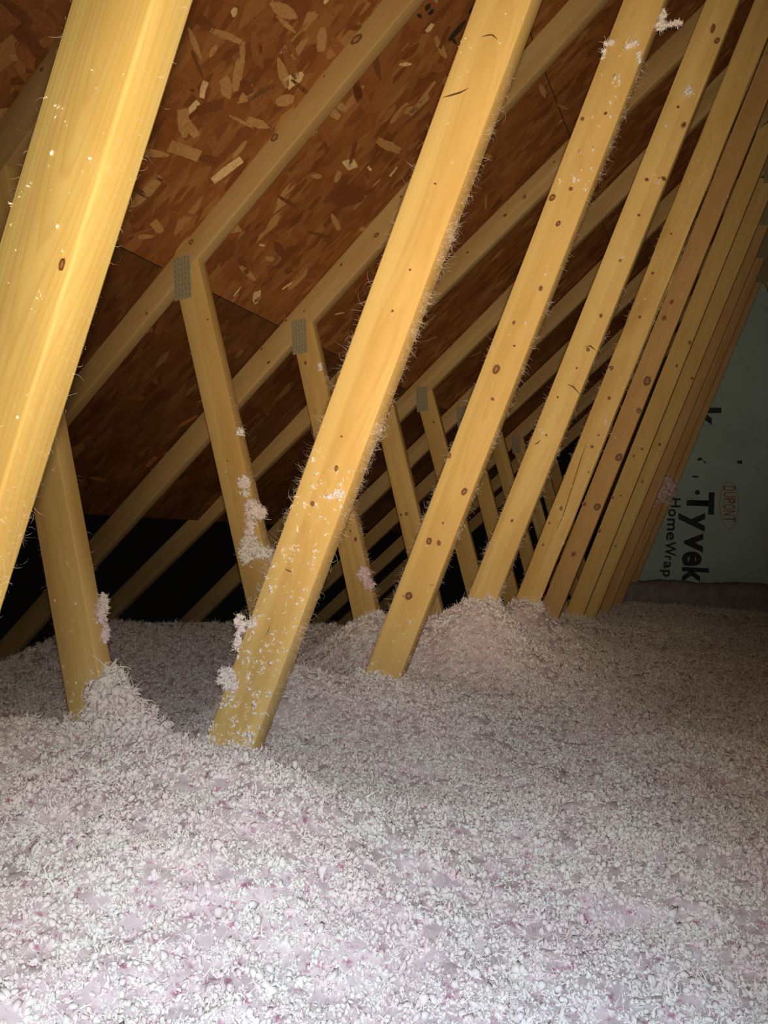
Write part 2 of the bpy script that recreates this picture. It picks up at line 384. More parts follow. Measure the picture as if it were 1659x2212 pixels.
K = {'R': {0: [(135, 572, 10, 1.3)],
 1: [(738, 943, 4, 1), (727, 1012, 6, 1.2), (675, 1088, 6, 1.2), (940, 397, 5, .6), (886, 583, 4, .8), (848, 672, 4, 1)],
 2: [(1308, 245, 4, 1.4), (1258, 257, 5, 1), (1252, 327, 3, 1), (1193, 427, 8, 1), (1233, 408, 5, 1), (1206, 483, 6, 1.2), (1168, 623, 6, 1), (1110, 697, 4.5, 1),
     (1111, 747, 4, 1), (1072, 798, 10, 1.1), (1064, 862, 5, 1), (968, 983, 5, 1.3), (1003, 1062, 8, 1.1), (927, 1169, 8, 1.3), (948, 1173, 7, 1.2), (957, 1130, 3.5, 1), (883, 1287, 11, .8), (931, 1264, 2, 1), (936, 1264, 2, 1)],
 3: [(1549, 88, 6, 1), (1540, 62, 5, 1.8), (1465, 231, 4, 1), (1477, 270, 6, 1), (1437, 387, 6, .7), (1397, 388, 5, .7), (1380, 465, 4, 1), (1340, 563, 4, 1), (1298, 682, 5, 1.2), (1270, 755, 6, .6), (1246, 795, 3, 1), (1205, 858, 3, 1), (1180, 940, 3, 1), (1106, 1125, 4, 1)],
 4: [(1320, 795, 6, 1), (1316, 860, 5, 1), (1279, 965, 5, 1.1), (1293, 940, 3, 1), (1272, 1020, 2.5, 1), (1212, 1098, 4.5, 1), (1187, 1130, 3.5, 1), (1173, 1177, 3.5, 1), (1410, 590, 4, 1), (1450, 505, 3, 1), (1382, 685, 4, 1)],
 5: [(1398, 823, 10, 1.1), (1380, 887, 7, 1.1), (1337, 988, 9, 1.1), (1290, 1095, 9, 1), (1257, 1087, 6, 1.1), (1239, 1197, 6, 1.1), (1435, 687, 6, 1.1), (1451, 652, 5, 1)],
 6: [(1490, 740, 4, 1), (1387, 970, 4, 1), (1323, 1075, 4, 1), (1341, 1071, 3, 1), (1295, 1147, 4, 1), (1369, 985, 3, 1), (1462, 790, 3.5, 1)],
 7: [(1495, 817, 4, 1), (1425, 960, 4, 1), (1387, 1040, 3, 1), (1330, 1180, 3, 1)]},
 'L': {2: [(491, 995, 2.5, 1), (449, 690, 3, 1)], 3: [(660, 784, 5, 1.5), (768, 1165, 5, 1.4), (757, 1147, 3, 1)], 4: [(878, 1110, 5, 1), (866, 1112, 4, 1)], 5: [(937, 912, 3.5, 1)]},
 'C': {1: [(90, 150, 6, 1)], 2: [(770, 85, 11, 1.3), (593, 297, 10, 1.1), (413, 523, 7, 1), (700, 165, 4, 1), (655, 200, 3, 1), (317, 677, 4, 1)], 3: [(737, 572, 5, 1.2), (813, 508, 6, 1.2), (866, 425, 4, 1), (616, 690, 5, 1), (657, 672, 3.5, 1), (580, 783, 5, 1), (565, 754, 4, 1), (470, 890, 4, 1)],
       4: [(1197, 103, 7, 1.3), (1133, 425, 5, 1), (1091, 465, 5, 1.5), (1197, 350, 4, 1), (1010, 545, 4, 1)]}}
for kind, lst in (('R', webR), ('L', webL), ('C', chordL)):
    for i, ks in K[kind].items():
        for (px, py, r, el) in ks:
            if 0 < px < W: knot(lst[i], i, px, py, r, el)
def crack(board_o, i, pts, wpx, name='crack'):
    root = roots[i]; y = TR[i][0]; a = board_o.rotation_euler.y; V, F = [], []
    for k, (px, py) in enumerate(pts):
        P = at_y(px, py, y); L = Matrix.Rotation(-a, 3, 'Y') @ (Vector(P)-(root.location+board_o.location))
        w_ = wpx/FPX*np.linalg.norm(P-CAMP)*0.5*(0.25 if k in (0, len(pts)-1) else 1)
        q0, q1 = pts[max(0, k-1)], pts[min(len(pts)-1, k+1)]; tx, ty = q1[0]-q0[0], q1[1]-q0[1]; ln = math.hypot(tx, ty)
        nx, nz = ty/ln, tx/ln
        V += [(L.x-nx*w_, -0.0006, L.z-nz*w_), (L.x+nx*w_, -0.0006, L.z+nz*w_)]
        if k: F.append((2*k-2, 2*k-1, 2*k+1, 2*k))
    mesh_obj(name, V, F, M['crack'], board_o)
crack(webR[1], 1, [(957, 211), (975, 206), (995, 200), (1012, 191)], 4)
crack(webR[1], 1, [(1040, 80), (1055, 76), (1064, 76), (1075, 86)], 3)
crack(webR[1], 1, [(616, 1229), (624, 1233), (632, 1236)], 3.5)
crack(webR[1], 1, [(575, 1374), (580, 1362), (584, 1350)], 2)
crack(webR[4], 4, [(1268, 958), (1255, 990), (1243, 1030), (1232, 1065), (1216, 1115), (1200, 1150)], 1.6)
crack(webR[3], 3, [(1262, 750), (1275, 747), (1288, 758)], 3)
crack(webR[3], 3, [(1154, 960), (1162, 957), (1168, 950)], 3)
crack(webR[3], 3, [(1225, 830), (1238, 835), (1254, 853)], 3)
crack(webR[2], 2, [(868, 1284), (880, 1296), (893, 1290)], 3)
crack(webR[3], 3, [(1420, 385), (1431, 383), (1440, 391)], 3)

# ------------------------------------------------------------------ roof sheathing: boards of strand board on both slopes
dC, nC = dn(SLOPE); SLP = np.array([XC0, ZC]) - nC*0.0475      # underside plane passes here
TRI = ((XRIDGE-SLP[0])/dC[0])                                  # slope distance to the ridge
def s_of_z(z): return (z-SLP[1])/dC[1]
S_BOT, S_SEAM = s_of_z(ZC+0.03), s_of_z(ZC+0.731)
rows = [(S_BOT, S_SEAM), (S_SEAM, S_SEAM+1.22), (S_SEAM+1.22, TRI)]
ceil = empty('ceiling', (SLP[0], 0, SLP[1])); tag(ceil, 'dark brown strand board roof sheathing above the rafters', kind='structure')
def panel(x0, z0, ang, s0, s1, y0, y1, side, parent):
    # local X along the slope, local Y along the ridge, local Z outwards (up); underside at z = 0
    g = 0.0015; L = s1-s0-2*g; Wd = y1-y0-2*g; t = 0.011
    V = [(0, 0, 0), (L, 0, 0), (L, Wd, 0), (0, Wd, 0), (0, 0, t), (L, 0, t), (L, Wd, t), (0, Wd, t)]
    F = [(0, 3, 2, 1), (4, 5, 6, 7), (0, 1, 5, 4), (1, 2, 6, 5), (2, 3, 7, 6), (3, 0, 4, 7)]
    p = mesh_obj('osb_panel', V, F, M['osb_shaded' if s0 < S_BOT+.01 else 'osb'], parent)
    p.data.materials.append(M['edge_paint'])
    for k in (2, 3, 4, 5): p.data.polygons[k].material_index = 1
    return p
JOINTS = [[-0.9, 1.0997+0.0, 3.525, 5.966, YWALL-0.01], [-0.9, 2.337, 4.746, YWALL-0.01], [-0.9, 1.0997, 3.525, 5.966, YWALL-0.01]]
panels = []
for side in (0, 1):
    for r_, (s0, s1) in enumerate(rows):
        js = JOINTS[r_]
        for a_, b_ in zip(js[:-1], js[1:]):
            p = panel(0, 0, 0, s0, s1, a_, b_, side, ceil)
            P = SLP + dC*(s0+0.0015)
            if side == 0:
                X = Vector((dC[0], 0, dC[1])); Z = Vector((-nC[0], 0, -nC[1])); Y = Vector((0, 1, 0)); Y0 = a_+0.0015
            else:
                P = np.array([2*XRIDGE-P[0], P[1]]); X = Vector((-dC[0], 0, dC[1])); Z = Vector((nC[0], 0, -nC[1])); Y = Vector((0, -1, 0)); Y0 = b_-0.0015
            m = Matrix((X, Y, Z)).transposed().to_4x4(); m.translation = Vector((P[0]-SLP[0], Y0, P[1]-SLP[1]))
            p.matrix_local = m
            if side == 0: panels.append((p, s0+0.0015, s1-0.0015, a_+0.0015, b_-0.0015))
# raised wood flakes you can pick out on the sheathing
def flake(s, y, L, Wd, ang, mi, curl=0.0):
    for p, s0, s1, y0, y1 in panels:
        if s0 <= s <= s1 and y0 <= y <= y1: break
    else: return
    n = random.choice((5, 6, 7, 8)); V, F = [], []
    pts = []; e0, e1 = random.uniform(.1, 1), random.uniform(.1, 1); sk = random.uniform(-.5, .5)*Wd; jag = random.uniform(.05, .35)
    for k in range(n):
        f = k/(n-1); w0 = Wd/2*min(1.0, e0+f*6*(1-e0)*.5, e1+(1-f)*6*(1-e1)*.5); off = sk*(f-.5)
        pts.append((L*(f-0.5)+(random.uniform(-.5, .5)*L/n*jag if 0 < k < n-1 else 0), w0*random.uniform(1-jag, 1+jag*.4)+off, -w0*random.uniform(1-jag, 1+jag*.4)+off))
    c, sn = math.cos(ang), math.sin(ang)
    for (u, a1, a2) in pts:
        lift = -0.0010 - curl*(abs(u)/L*2)**2
        for v in (a1, a2): V.append((s-s0+u*c-v*sn, y-y0+u*sn+v*c, lift))
    for k in range(n-1): F.append((2*k, 2*k+1, 2*k+3, 2*k+2))
    nb = len(V)
    V += [(x_, y_, 0.0004) for x_, y_, _ in V]
    ring = [2*k for k in range(n)] + [2*k+1 for k in range(n-1, -1, -1)]
    for k in range(len(ring)):
        a_, b_ = ring[k], ring[(k+1) % len(ring)]; F.append((a_, b_, b_+nb, a_+nb))
    mesh_obj('wood_flake', V, F, FL[mi], p)
n3 = np.array([nC[0], 0, nC[1]]); d03 = SLP[0]*nC[0]+SLP[1]*nC[1]
def sheath(px, py):
    P = at_plane(px, py, n3, d03); return ((P[0]-SLP[0])*dC[0] + (P[2]-SLP[1])*dC[1], P[1])
def flake_px(ax, ay, bx, by, wpx, mi, curl=0.0):
    s1, y1 = sheath(ax, ay); s2, y2 = sheath(bx, by); P = at_plane((ax+bx)/2, (ay+by)/2, n3, d03)
    flake((s1+s2)/2, (y1+y2)/2, math.hypot(s2-s1, y2-y1)*1.05, wpx/FPX*np.linalg.norm(P-CAMP)*1.25, math.atan2(y2-y1, s2-s1), mi, curl)
for a in [(525, 92, 508, 195, 18, 1), (620, 185, 652, 155, 24, 0), (446, 176, 432, 208, 13, 0, .004), (428, 220, 406, 243, 11, 0), (398, 236, 396, 296, 20, 1), (368, 315, 428, 335, 20, 1, .003),
          (462, 392, 518, 342, 16, 0, .003), (740, 352, 772, 358, 18, 0), (722, 392, 736, 372, 14, 1), (285, 445, 348, 385, 20, 1), (553, 655, 556, 630, 15, 0), (598, 215, 632, 218, 20, 1), (480, 172, 498, 210, 20, 1),
          (535, 258, 580, 275, 16, 1), (450, 120, 470, 100, 10, 1), (842, 380, 858, 362, 5, 0), (805, 402, 822, 388, 5, 1), (540, 200, 585, 215, 40, 2), (560, 90, 600, 80, 30, 2), (730, 405, 775, 440, 42, 3),
          (920, 62, 936, 58, 12, 0), (905, 220, 940, 178, 7, 1), (880, 235, 900, 240, 12, 1), (700, 60, 690, 110, 18, 1), (430, 345, 470, 345, 16, 3), (590, 525, 615, 550, 14, 3), (665, 500, 715, 515, 6, 3),
          (600, 420, 640, 450, 8, 3), (330, 510, 300, 512, 8, 1), (520, 620, 505, 640, 4, 0), (610, 625, 630, 610, 4, 0), (575, 555, 590, 562, 10, 1), (20, 120, 40, 128, 9, 1), (60, 40, 110, 50, 30, 2), (585, 5, 640, 40, 20, 1),
          (395, 20, 375, 60, 14, 1), (500, 30, 512, 20, 12, 0), (655, 190, 600, 340, 6, 2), (760, 180, 800, 240, 18, 2), (820, 300, 860, 330, 14, 1), (700, 330, 640, 360, 14, 2), (480, 480, 520, 500, 18, 1), (330, 480, 350, 500, 14, 1)]:
    flake_px(*a)
nf = 0
while nf < 235:
    px, py = random.uniform(0, 1250), random.uniform(-20, 1100)
    s, y = sheath(px, py)
    if not (S_BOT+0.05 < s < TRI-0.1 and 0.3 < y < 4.4): continue
    if abs(s-S_SEAM) < 0.05: continue
    mi = random.choices((0, 1, 2, 3), (0.05, 0.30, 0.45, 0.20))[0]
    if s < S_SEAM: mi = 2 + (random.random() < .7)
    big = 1.0 if mi else 0.5
    flake(s, y, random.uniform(0.03, 0.10)*big, random.uniform(0.008, 0.03)*big, random.gauss(1.45, 0.7), mi, random.choice((0, 0, 0.002)))
    nf += 1
# smudged dark ink stamp on the sheathing beside the second web
for a in [(965, 92, 1008, 42, 20), (975, 80, 985, 95, 8), (1012, 30, 1020, 16, 8), (915, 22, 930, 10, 14), (925, 30, 938, 22, 12), (900, 30, 912, 38, 8)]:
    s1, y1 = sheath(a[0], a[1]); s2, y2 = sheath(a[2], a[3])
    for p, s0, s1_, y0, y1_ in panels:
        if s0 <= (s1+s2)/2 <= s1_ and y0 <= (y1+y2)/2 <= y1_: break
    V = []; cs, cyy = (s1+s2)/2-s0, (y1+y2)/2-y0; L_ = math.hypot(s2-s1, y2-y1)/2; A = math.atan2(y2-y1, s2-s1); W_ = a[4]/FPX*2.2/2
    for k in range(12):
        t = 2*math.pi*k/12; u = L_*math.cos(t)*random.uniform(.8, 1.1); v = W_*math.sin(t)*random.uniform(.75, 1.1)
        V.append((cs+u*math.cos(A)-v*math.sin(A), cyy+u*math.sin(A)+v*math.cos(A), -0.0008))
    mesh_obj('ink_stamp', V, [tuple(range(12))], M['ink_brown'], p)

# ------------------------------------------------------------------ gable wall with printed building wrap
nx_, nz_ = 120, 90
V, F = [], []
X0, X1, Z0, Z1 = -1.0, 3.8, 0.0, 3.25
for j in range(nz_+1):
    for i in range(nx_+1):
        x = X0+(X1-X0)*i/nx_; z = j/nz_
        roof = ZC + (XRIDGE-XC0)/math.tan(SLOPE) - abs(x-XRIDGE)/math.tan(SLOPE) + 0.05
        z = z*max(roof, 0.0)
        w_ = 0.004*math.sin(x*17+math.sin(z*3)*1.2)+0.003*math.sin(z*9+x*4)
        V.append((x, YWALL-w_, z))
for j in range(nz_):
    for i in range(nx_):
        a = j*(nx_+1)+i; F.append((a, a+1, a+nx_+2, a+nx_+1))
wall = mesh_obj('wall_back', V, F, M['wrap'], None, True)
wall.data.materials.append(simple('unlit_gable_tone', (0.06, 0.03, 0.018), 0.8, 12, (0.04, 0.02, 0.012)))
for pl in wall.data.polygons:                    # left of the last web the wall is coloured dark for the unlit gaps
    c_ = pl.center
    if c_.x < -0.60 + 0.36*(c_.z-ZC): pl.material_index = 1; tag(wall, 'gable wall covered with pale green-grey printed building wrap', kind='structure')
# lap seam of the wrap at the right
s_ = mesh_obj('wrap_lap', [(XRIDGE+x, YWALL-0.010-dy, z) for x, z, dy in ((-0.02, 0.3, 0), (0.01, 0.3, .004), (0.01, 2.6, .004), (-0.02, 2.6, 0), (0.6, 0.3, .001), (0.6, 2.2, .001))], [(0, 1, 2, 3), (1, 4, 5, 2)], M['wrap'], wall)
def letter(ch, x0, x1, y0, y1, mat, name='printed_letter', fat=0.04):
    """One printed character, read with its head turned to the right. Box in wall coordinates from the photo's box."""
    A = at_y(x0, (y0+y1)/2, YWALL-0.014); B = at_y(x1, (y0+y1)/2, YWALL-0.014); T_ = at_y((x0+x1)/2, y0, YWALL-0.014); Bo = at_y((x0+x1)/2, y1, YWALL-0.014)
    cu = bpy.data.curves.new(name, 'FONT'); cu.body = ch; cu.offset = fat; cu.resolution_u = 4
    tmp = bpy.data.objects.new(name, cu); C.objects.link(tmp)
    dg = bpy.context.evaluated_depsgraph_get(); me = bpy.data.meshes.new_from_object(tmp.evaluated_get(dg)); me.name = name
    bpy.data.objects.remove(tmp); bpy.data.curves.remove(cu)
    co = np.array([v.co[:] for v in me.vertices]); mn, mx_ = co.min(0), co.max(0); co = (co-mn)/(mx_-mn+1e-9)
    # glyph x runs down the wall, glyph y runs to the right
    X = A[0] + co[:, 1]*(B[0]-A[0]); Z = T_[2] + co[:, 0]*(Bo[2]-T_[2])
    for v, x, z in zip(me.vertices, X, Z): v.co = (x, YWALL-0.014, z)
    me.update(); me.materials.clear(); me.materials.append(mat)
    o = bpy.data.objects.new(name, me); C.objects.link(o); o.parent = wall
for ch, b in zip('Tyvek', [(1483, 1543, 1063, 1111), (1465, 1523, 1107, 1148), (1477, 1519, 1151, 1193), (1473, 1516, 1191, 1223), (1473, 1531, 1226, 1260)]): letter(ch, *b, M['ink'], fat=0.035)
for ch, b in zip('HomeWrap', [(1449, 1470, 1076, 1096), (1443, 1460, 1099, 1116), (1441, 1458, 1120, 1146), (1439, 1456, 1149, 1167), (1436, 1460, 1170, 1201), (1435, 1450, 1201, 1210), (1433, 1449, 1213, 1228), (1425, 1447, 1231, 1246)]): letter(ch, *b, M['ink'], fat=0.02)
for k, ch in enumerate('DUPONT'): letter(ch, 1562, 1589, 1050+k*13.2, 1061+k*13.2, M['ink_red'], fat=0.01)
letter('k', 1494, 1558, 881, 922, M['ink'], fat=0.035)
def wall_oval(cx, cy, rx, ry, wpx, mat):
    V, F = [], []; n = 40
    for k in range(n):
        t = 2*math.pi*k/n
        for q in (0, wpx):
            V.append(at_y(cx+(rx-q)*math.cos(t), cy+(ry-q)*math.sin(t), YWALL-0.014))
    for k in range(n): a = 2*k; b = 2*((k+1) % n); F.append((a, b, b+1, a+1))
    mesh_obj('logo_oval', V, F, mat, wall)
wall_oval(1575, 1091, 21, 51, 1.3, M['ink_red'])
def smudge(cx, cy, rx, ry, seed):
    r2 = random.Random(seed); V = []
    for k in range(12):
        t = 2*math.pi*k/12; f = r2.uniform(.6, 1.15); V.append(at_y(cx+rx*f*math.cos(t), cy+ry*f*math.sin(t), YWALL-0.0145))
    mesh_obj('ink_smudge', V, [tuple(range(12))], M['ink'], wall)
for q, a in enumerate([(1506, 1064, 6, 6), (1598, 998, 7, 5), (1512, 992, 6, 4), (1522, 998, 4, 2), (1503, 1030, 8, 3)]): smudge(*a, q)

# ------------------------------------------------------------------ ceiling boards under the insulation
fl = mesh_obj('floor', [(-3.9, -1.2, -0.012), (4.2, -1.2, -0.012), (4.2, YWALL, -0.012), (-3.9, YWALL, -0.012), (-3.9, -1.2, 0), (4.2, -1.2, 0), (4.2, YWALL, 0), (-3.9, YWALL, 0)],
              [(0, 3, 2, 1), (4, 5, 6, 7), (0, 1, 5, 4), (1, 2, 6, 5), (2, 3, 7, 6), (3, 0, 4, 7)], M['drywall']); tag(fl, kind='structure')

# ------------------------------------------------------------------ blown insulation
def vnoise(x, y, seed, n=256):
    r = np.random.default_rng(seed).random((n, n)); xi = np.floor(x).astype(int); yi = np.floor(y).astype(int); fx = x-xi; fy = y-yi
    fx = fx*fx*(3-2*fx); fy = fy*fy*(3-2*fy); g = lambda a, b: r[a % n, b % n]
    return (g(xi, yi)*(1-fx)+g(xi+1, yi)*fx)*(1-fy)+(g(xi, yi+1)*(1-fx)+g(xi+1, yi+1)*fx)*fy - 0.5
def G(x, y, cx, cy, sx, sy): return np.exp(-0.5*(((x-cx)/sx)**2+((y-cy)/sy)**2))
def sst(a, b, x): t = np.clip((x-a)/(b-a), 0, 1); return t*t*(3-2*t)
def height(x, y):
    h = np.full_like(x, -0.465)
    # near swell with its crest just behind the second truss's web, falling off sharply behind
    crest_y = 1.02 + 0.06*np.sin(x*3.1)
    side = sst(-0.25, -0.62, x)*(1-0.55*sst(-1.15, -1.5, x))
    h = h + side*np.where(y < crest_y, 0.085*np.exp(-0.5*((y-crest_y)/0.35)**2), 0.085*np.exp(-0.5*((y-crest_y)/0.10)**2))
    # valley on the eave side
    h = h - 0.05*sst(-0.85, -1.15, x)*sst(1.05, 1.3, y)*sst(2.4, 1.8, y) + 0.035*sst(-1.3, -2.1, x)*sst(1.6, 2.4, y)
    h = h + 0.035*G(x, y, -0.70, 1.04, 0.17, 0.10)
    h = h + 0.125*G(x, y, -1.01, 1.63, 0.11, 0.11)
    h = h + 0.072*G(x, y, -0.73, 1.66, 0.15, 0.13) + 0.035*G(x, y, -0.6, 1.75, 0.35, 0.3)
    h = h + 0.10*G(x, y, -0.72, 2.5, 0.32, 0.45) + 0.16*G(x, y, -0.68, 2.27, 0.12, 0.13) + 0.17*G(x, y, -0.69, 2.86, 0.11, 0.12)
    h = h + 0.13*G(x, y, -1.08, 2.28, 0.14, 0.14) + 0.10*G(x, y, -0.71, 3.46, 0.14, 0.14) + 0.04*G(x, y, -0.72, 4.1, 0.14, 0.14)
    # gentle drifts in the open middle
    h = h + 0.030*G(x, y, 0.05, 1.25, 0.5, 0.16) + 0.022*G(x, y, 0.25, 1.9, 0.4, 0.2) + 0.02*G(x, y, -0.1, 3.0, 0.5, 0.4) + 0.03*G(x, y, 0.0, 4.6, 0.9, 0.4)
    # falls away at the eave
    xe = -2.3 + 0.8*sst(2.6, 3.4, y)
    h = h - 0.42*sst(0.0, -0.45, x-xe)
    h = h + 0.055*vnoise(x*2.2+9, y*2.2+3, 1) + 0.028*vnoise(x*6+1, y*6+5, 2) + 0.016*vnoise(x*17, y*17, 3) + 0.010*vnoise(x*45, y*45, 4)
    return h + ZC
def grid(xs, ys, off):
    XX, YY = np.meshgrid(xs, ys, indexing='ij'); ZZ = height(XX, YY) + 0.006*vnoise(XX*90, YY*90, 5)
    Vv = np.stack([XX, YY, ZZ], -1).reshape(-1, 3); nx, ny = len(xs), len(ys)
    I = (np.arange(nx-1)[:, None]*ny+np.arange(ny-1)[None]).ravel()
    T = np.concatenate([np.stack([I, I+ny, I+ny+1], 1), np.stack([I, I+ny+1, I+1], 1)]) + off
    return Vv, T
xs = np.concatenate([np.linspace(-3.6, -1.8, 60, endpoint=False), np.linspace(-1.8, 0.9, 300, endpoint=False), np.linspace(0.9, 2.6, 40)])
ys = np.concatenate([np.linspace(-0.9, 0.25, 40, endpoint=False), np.linspace(0.25, 2.6, 300, endpoint=False), np.linspace(2.6, YWALL-0.02, 200)])
Vg, Tg = grid(xs, ys, 0)
# tuft positions: close-set near the lens, larger and wider apart further away
pts = []
cand = 1100000
cx = rng.uniform(-3.3, 2.3, cand); cyv = rng.uniform(-0.3, YWALL-0.06, cand)
dist = np.hypot(cx, cyv); s = 0.0036 + 0.0011*np.minimum(dist, 6)
dens = 1.0/(1.45*s)**2; dens = np.where((cx > 0.45+0.25*cyv*0) & (cyv < 3), dens*0.35, dens); dens = np.where(cyv < 0.3, dens*0.3, dens)
area = 5.6*(YWALL+0.24); keep = rng.random(cand) < dens*area/cand
cx, cyv, s = cx[keep], cyv[keep], s[keep]; NTU = len(cx)
cz = height(cx, cyv) + rng.normal(0.0, 0.0018, NTU) - (0.32+0.16*np.clip(dist[keep]-1.0, 0, 2))*s
s = s*np.exp(rng.normal(0, 0.32, NTU)); s = np.minimum(s, (0.0036+0.0011*np.minimum(dist[keep], 6))*1.9)
ex, ey, ez, es = [], [], [], []
for i, (y, Rw, Lw, Cw) in enumerate(TR[:7]):
    for (x0, a) in (Rw, Lw):
        gx = x0
        for _ in range(12):
            gz = float(height(np.array([gx]), np.array([y]))[0])-ZC; gx = x0+math.tan(a)*gz
        n = 260 if i < 3 else 120
        q = rng.random(n); side_ = rng.integers(0, 4, n); jx = rng.uniform(-.06, .06, n); jy = rng.uniform(-.012, .05, n)
        px_ = np.where(side_ < 2, jx, np.where(side_ == 2, .052, -.052)) + gx; py_ = np.where(side_ < 2, np.where(side_ == 0, -.007, .046), jy) + y
        ex.append(px_); ey.append(py_); ez.append(height(px_, py_) + rng.gamma(1.3, .006, n)); es.append((0.0034+0.0008*y)*np.exp(rng.normal(0, .3, n)))
cx = np.concatenate([cx]+ex); cyv = np.concatenate([cyv]+ey); cz = np.concatenate([cz]+ez); s = np.concatenate([s]+es); NTU = len(cx)
# loose fluffy lumps lying proud on the surface
for (lx, ly, lr, ln) in [(0.07, 1.93, .05, 60), (0.16, 2.0, .06, 70), (0.25, 1.9, .05, 50), (-.05, 2.9, .06, 60), (-.5, 2.05, .05, 40), (-.15, 1.25, .04, 50), (.1, 1.1, .05, 60), (-.4, .85, .03, 40), (-.02, 3.9, .09, 60), (-.2, 1.6, .04, 36), (-1.0, .8, .05, 50), (-.9, 1.9, .05, 30)]:
    a_ = rng.normal(0, lr*.5, (ln, 2)); hx, hy = lx+a_[:, 0], ly+a_[:, 1]; hz = height(hx, hy)+np.maximum(0, .016-np.hypot(a_[:, 0], a_[:, 1])*.3)*rng.uniform(.2, 1.2, ln)
    cx = np.append(cx, hx); cyv = np.append(cyv, hy); cz = np.append(cz, hz); s = np.append(s, (.0042+.0010*ly)*np.exp(rng.normal(0, .3, ln)))
NTU = len(cx)
rot = rng.uniform(0, 2*math.pi, (NTU, 3))

def ico(sub):
    bm = bmesh.new(); bmesh.ops.create_icosphere(bm, subdivisions=sub, radius=1.0)
    v = np.array([p.co[:] for p in bm.verts]); f = np.array([[q.index for q in p.verts] for p in bm.faces]); bm.free(); return v, f
ICO1, ICO2 = ico(1), ico(2)
def ribbon(P, w, r):
    """thin flat fibre along points P"""
    n = len(P); t = np.gradient(P, axis=0); t /= np.linalg.norm(t, axis=1)[:, None]+1e-9
    u = np.cross(t, r.normal(size=3)); u /= np.linalg.norm(u, axis=1)[:, None]+1e-9
    wv = w*np.linspace(1, 0.3, n)[:, None]
    V = np.concatenate([P-u*wv, P+u*wv]); I = np.arange(n-1)
    T = np.concatenate([np.stack([I, I+1, I+n+1], 1), np.stack([I, I+n+1, I+n], 1)]); return V, T
def merge(parts):
    Vs, Ts, o = [], [], 0
    for v, t in parts: Vs.append(v); Ts.append(t+o); o += len(v)
    return np.concatenate(Vs), np.concatenate(Ts)
def lump(r, f_, rad, crumple):
    v, f = f_; out = np.zeros(len(v))
    for k in range(6):
        d = r.normal(size=3); d /= np.linalg.norm(d); out += np.sin(v@d*r.uniform(2.0, 7.5)+r.uniform(0, 6.28))*r.uniform(0.3, 1)/(1+0.25*k)
    v2 = v*(1+crumple*np.tanh(out*0.8))[:, None]*np.array([r.uniform(.8, 1.5), r.uniform(.6, 1.0), r.uniform(.4, .8)])
    return (v2 + 0.07*r.normal(size=v2.shape))*rad, f
def tuft(r, sub=2, fibres=3, crumple=0.42, lumps=1, wide=1.0):
    parts = []
    for q in range(lumps):
        v, f = lump(r, ICO2 if sub == 2 else ICO1, 1.0 if lumps == 1 else r.uniform(0.45, 0.8), crumple)
        if lumps > 1: v = v + r.normal(0, 0.5, 3)*np.array([1, 1, .6])
        parts.append((v, f))
    for _ in range(fibres):
        d = r.normal(size=3); d /= np.linalg.norm(d); e = np.cross(d, r.normal(size=3)); e /= np.linalg.norm(e)
        L = r.uniform(0.5, 1.6)*(1.7 if r.random() < .25 else 1); q = np.linspace(0, 1, 5)[:, None]; cu = r.uniform(-1.7, 1.7)
        P = d*r.uniform(.2, .8) + r.normal(0, .3, 3) + d*q*L*np.cos(q*cu) + e*L*q*np.sin(q*cu*1.4)
        parts.append(ribbon(P, r.uniform(0.05, 0.17)*wide, r))
    return merge(parts)
tc_ = bpy.data.collections.new('tuft_shapes')
for k in range(16):
    v, t = tuft(np.random.default_rng(500+k), 1, (9, 14, 18)[k % 3], 0.5, 3)
    o = np_obj('tuft', v, t, M['fluff'], None, True); C.objects.unlink(o); tc_.objects.link(o)
# surface mesh plus one loose vertex for each tuft
me = bpy.data.meshes.new('blown_insulation'); nv = len(Vg)
allv = np.concatenate([Vg, np.stack([cx, cyv, cz], 1)]).astype(np.float32)
me.vertices.add(len(allv)); me.vertices.foreach_set('co', allv.ravel())
me.loops.add(Tg.size); me.loops.foreach_set('vertex_index', Tg.astype(np.int32).ravel())
me.polygons.add(len(Tg)); me.polygons.foreach_set('loop_start', np.arange(0, Tg.size, 3, dtype=np.int32)); me.update(calc_edges=True)
me.polygons.foreach_set('use_smooth', [True]*len(me.polygons)); me.materials.append(M['bed'])
at = me.attributes.new('tuft_scale', 'FLOAT', 'POINT'); at.data.foreach_set('value', np.concatenate([np.zeros(nv), s]).astype(np.float32))
at = me.attributes.new('tuft_turn', 'FLOAT_VECTOR', 'POINT'); at.data.foreach_set('vector', np.concatenate([np.zeros((nv, 3)), rot]).astype(np.float32).ravel())
ins = bpy.data.objects.new('blown_insulation', me); C.objects.link(ins)
tag(ins, 'loose pinkish white blown fibreglass insulation covering the attic floor', 'insulation', kind='stuff')
ng = bpy.data.node_groups.new('scatter_tufts', 'GeometryNodeTree')
ng.interface.new_socket('Geometry', in_out='INPUT', socket_type='NodeSocketGeometry'); ng.interface.new_socket('Geometry', in_out='OUTPUT', socket_type='NodeSocketGeometry')
gi = ng.nodes.new('NodeGroupInput'); go = ng.nodes.new('NodeGroupOutput')
ci = ng.nodes.new('GeometryNodeCollectionInfo'); ci.inputs['Collection'].default_value = tc_; ci.inputs['Separate Children'].default_value = True; ci.inputs['Reset Children'].default_value = True
a1 = ng.nodes.new('GeometryNodeInputNamedAttribute'); a1.data_type = 'FLOAT'; a1.inputs['Name'].default_value = 'tuft_scale'
a2 = ng.nodes.new('GeometryNodeInputNamedAttribute'); a2.data_type = 'FLOAT_VECTOR'; a2.inputs['Name'].default_value = 'tuft_turn'
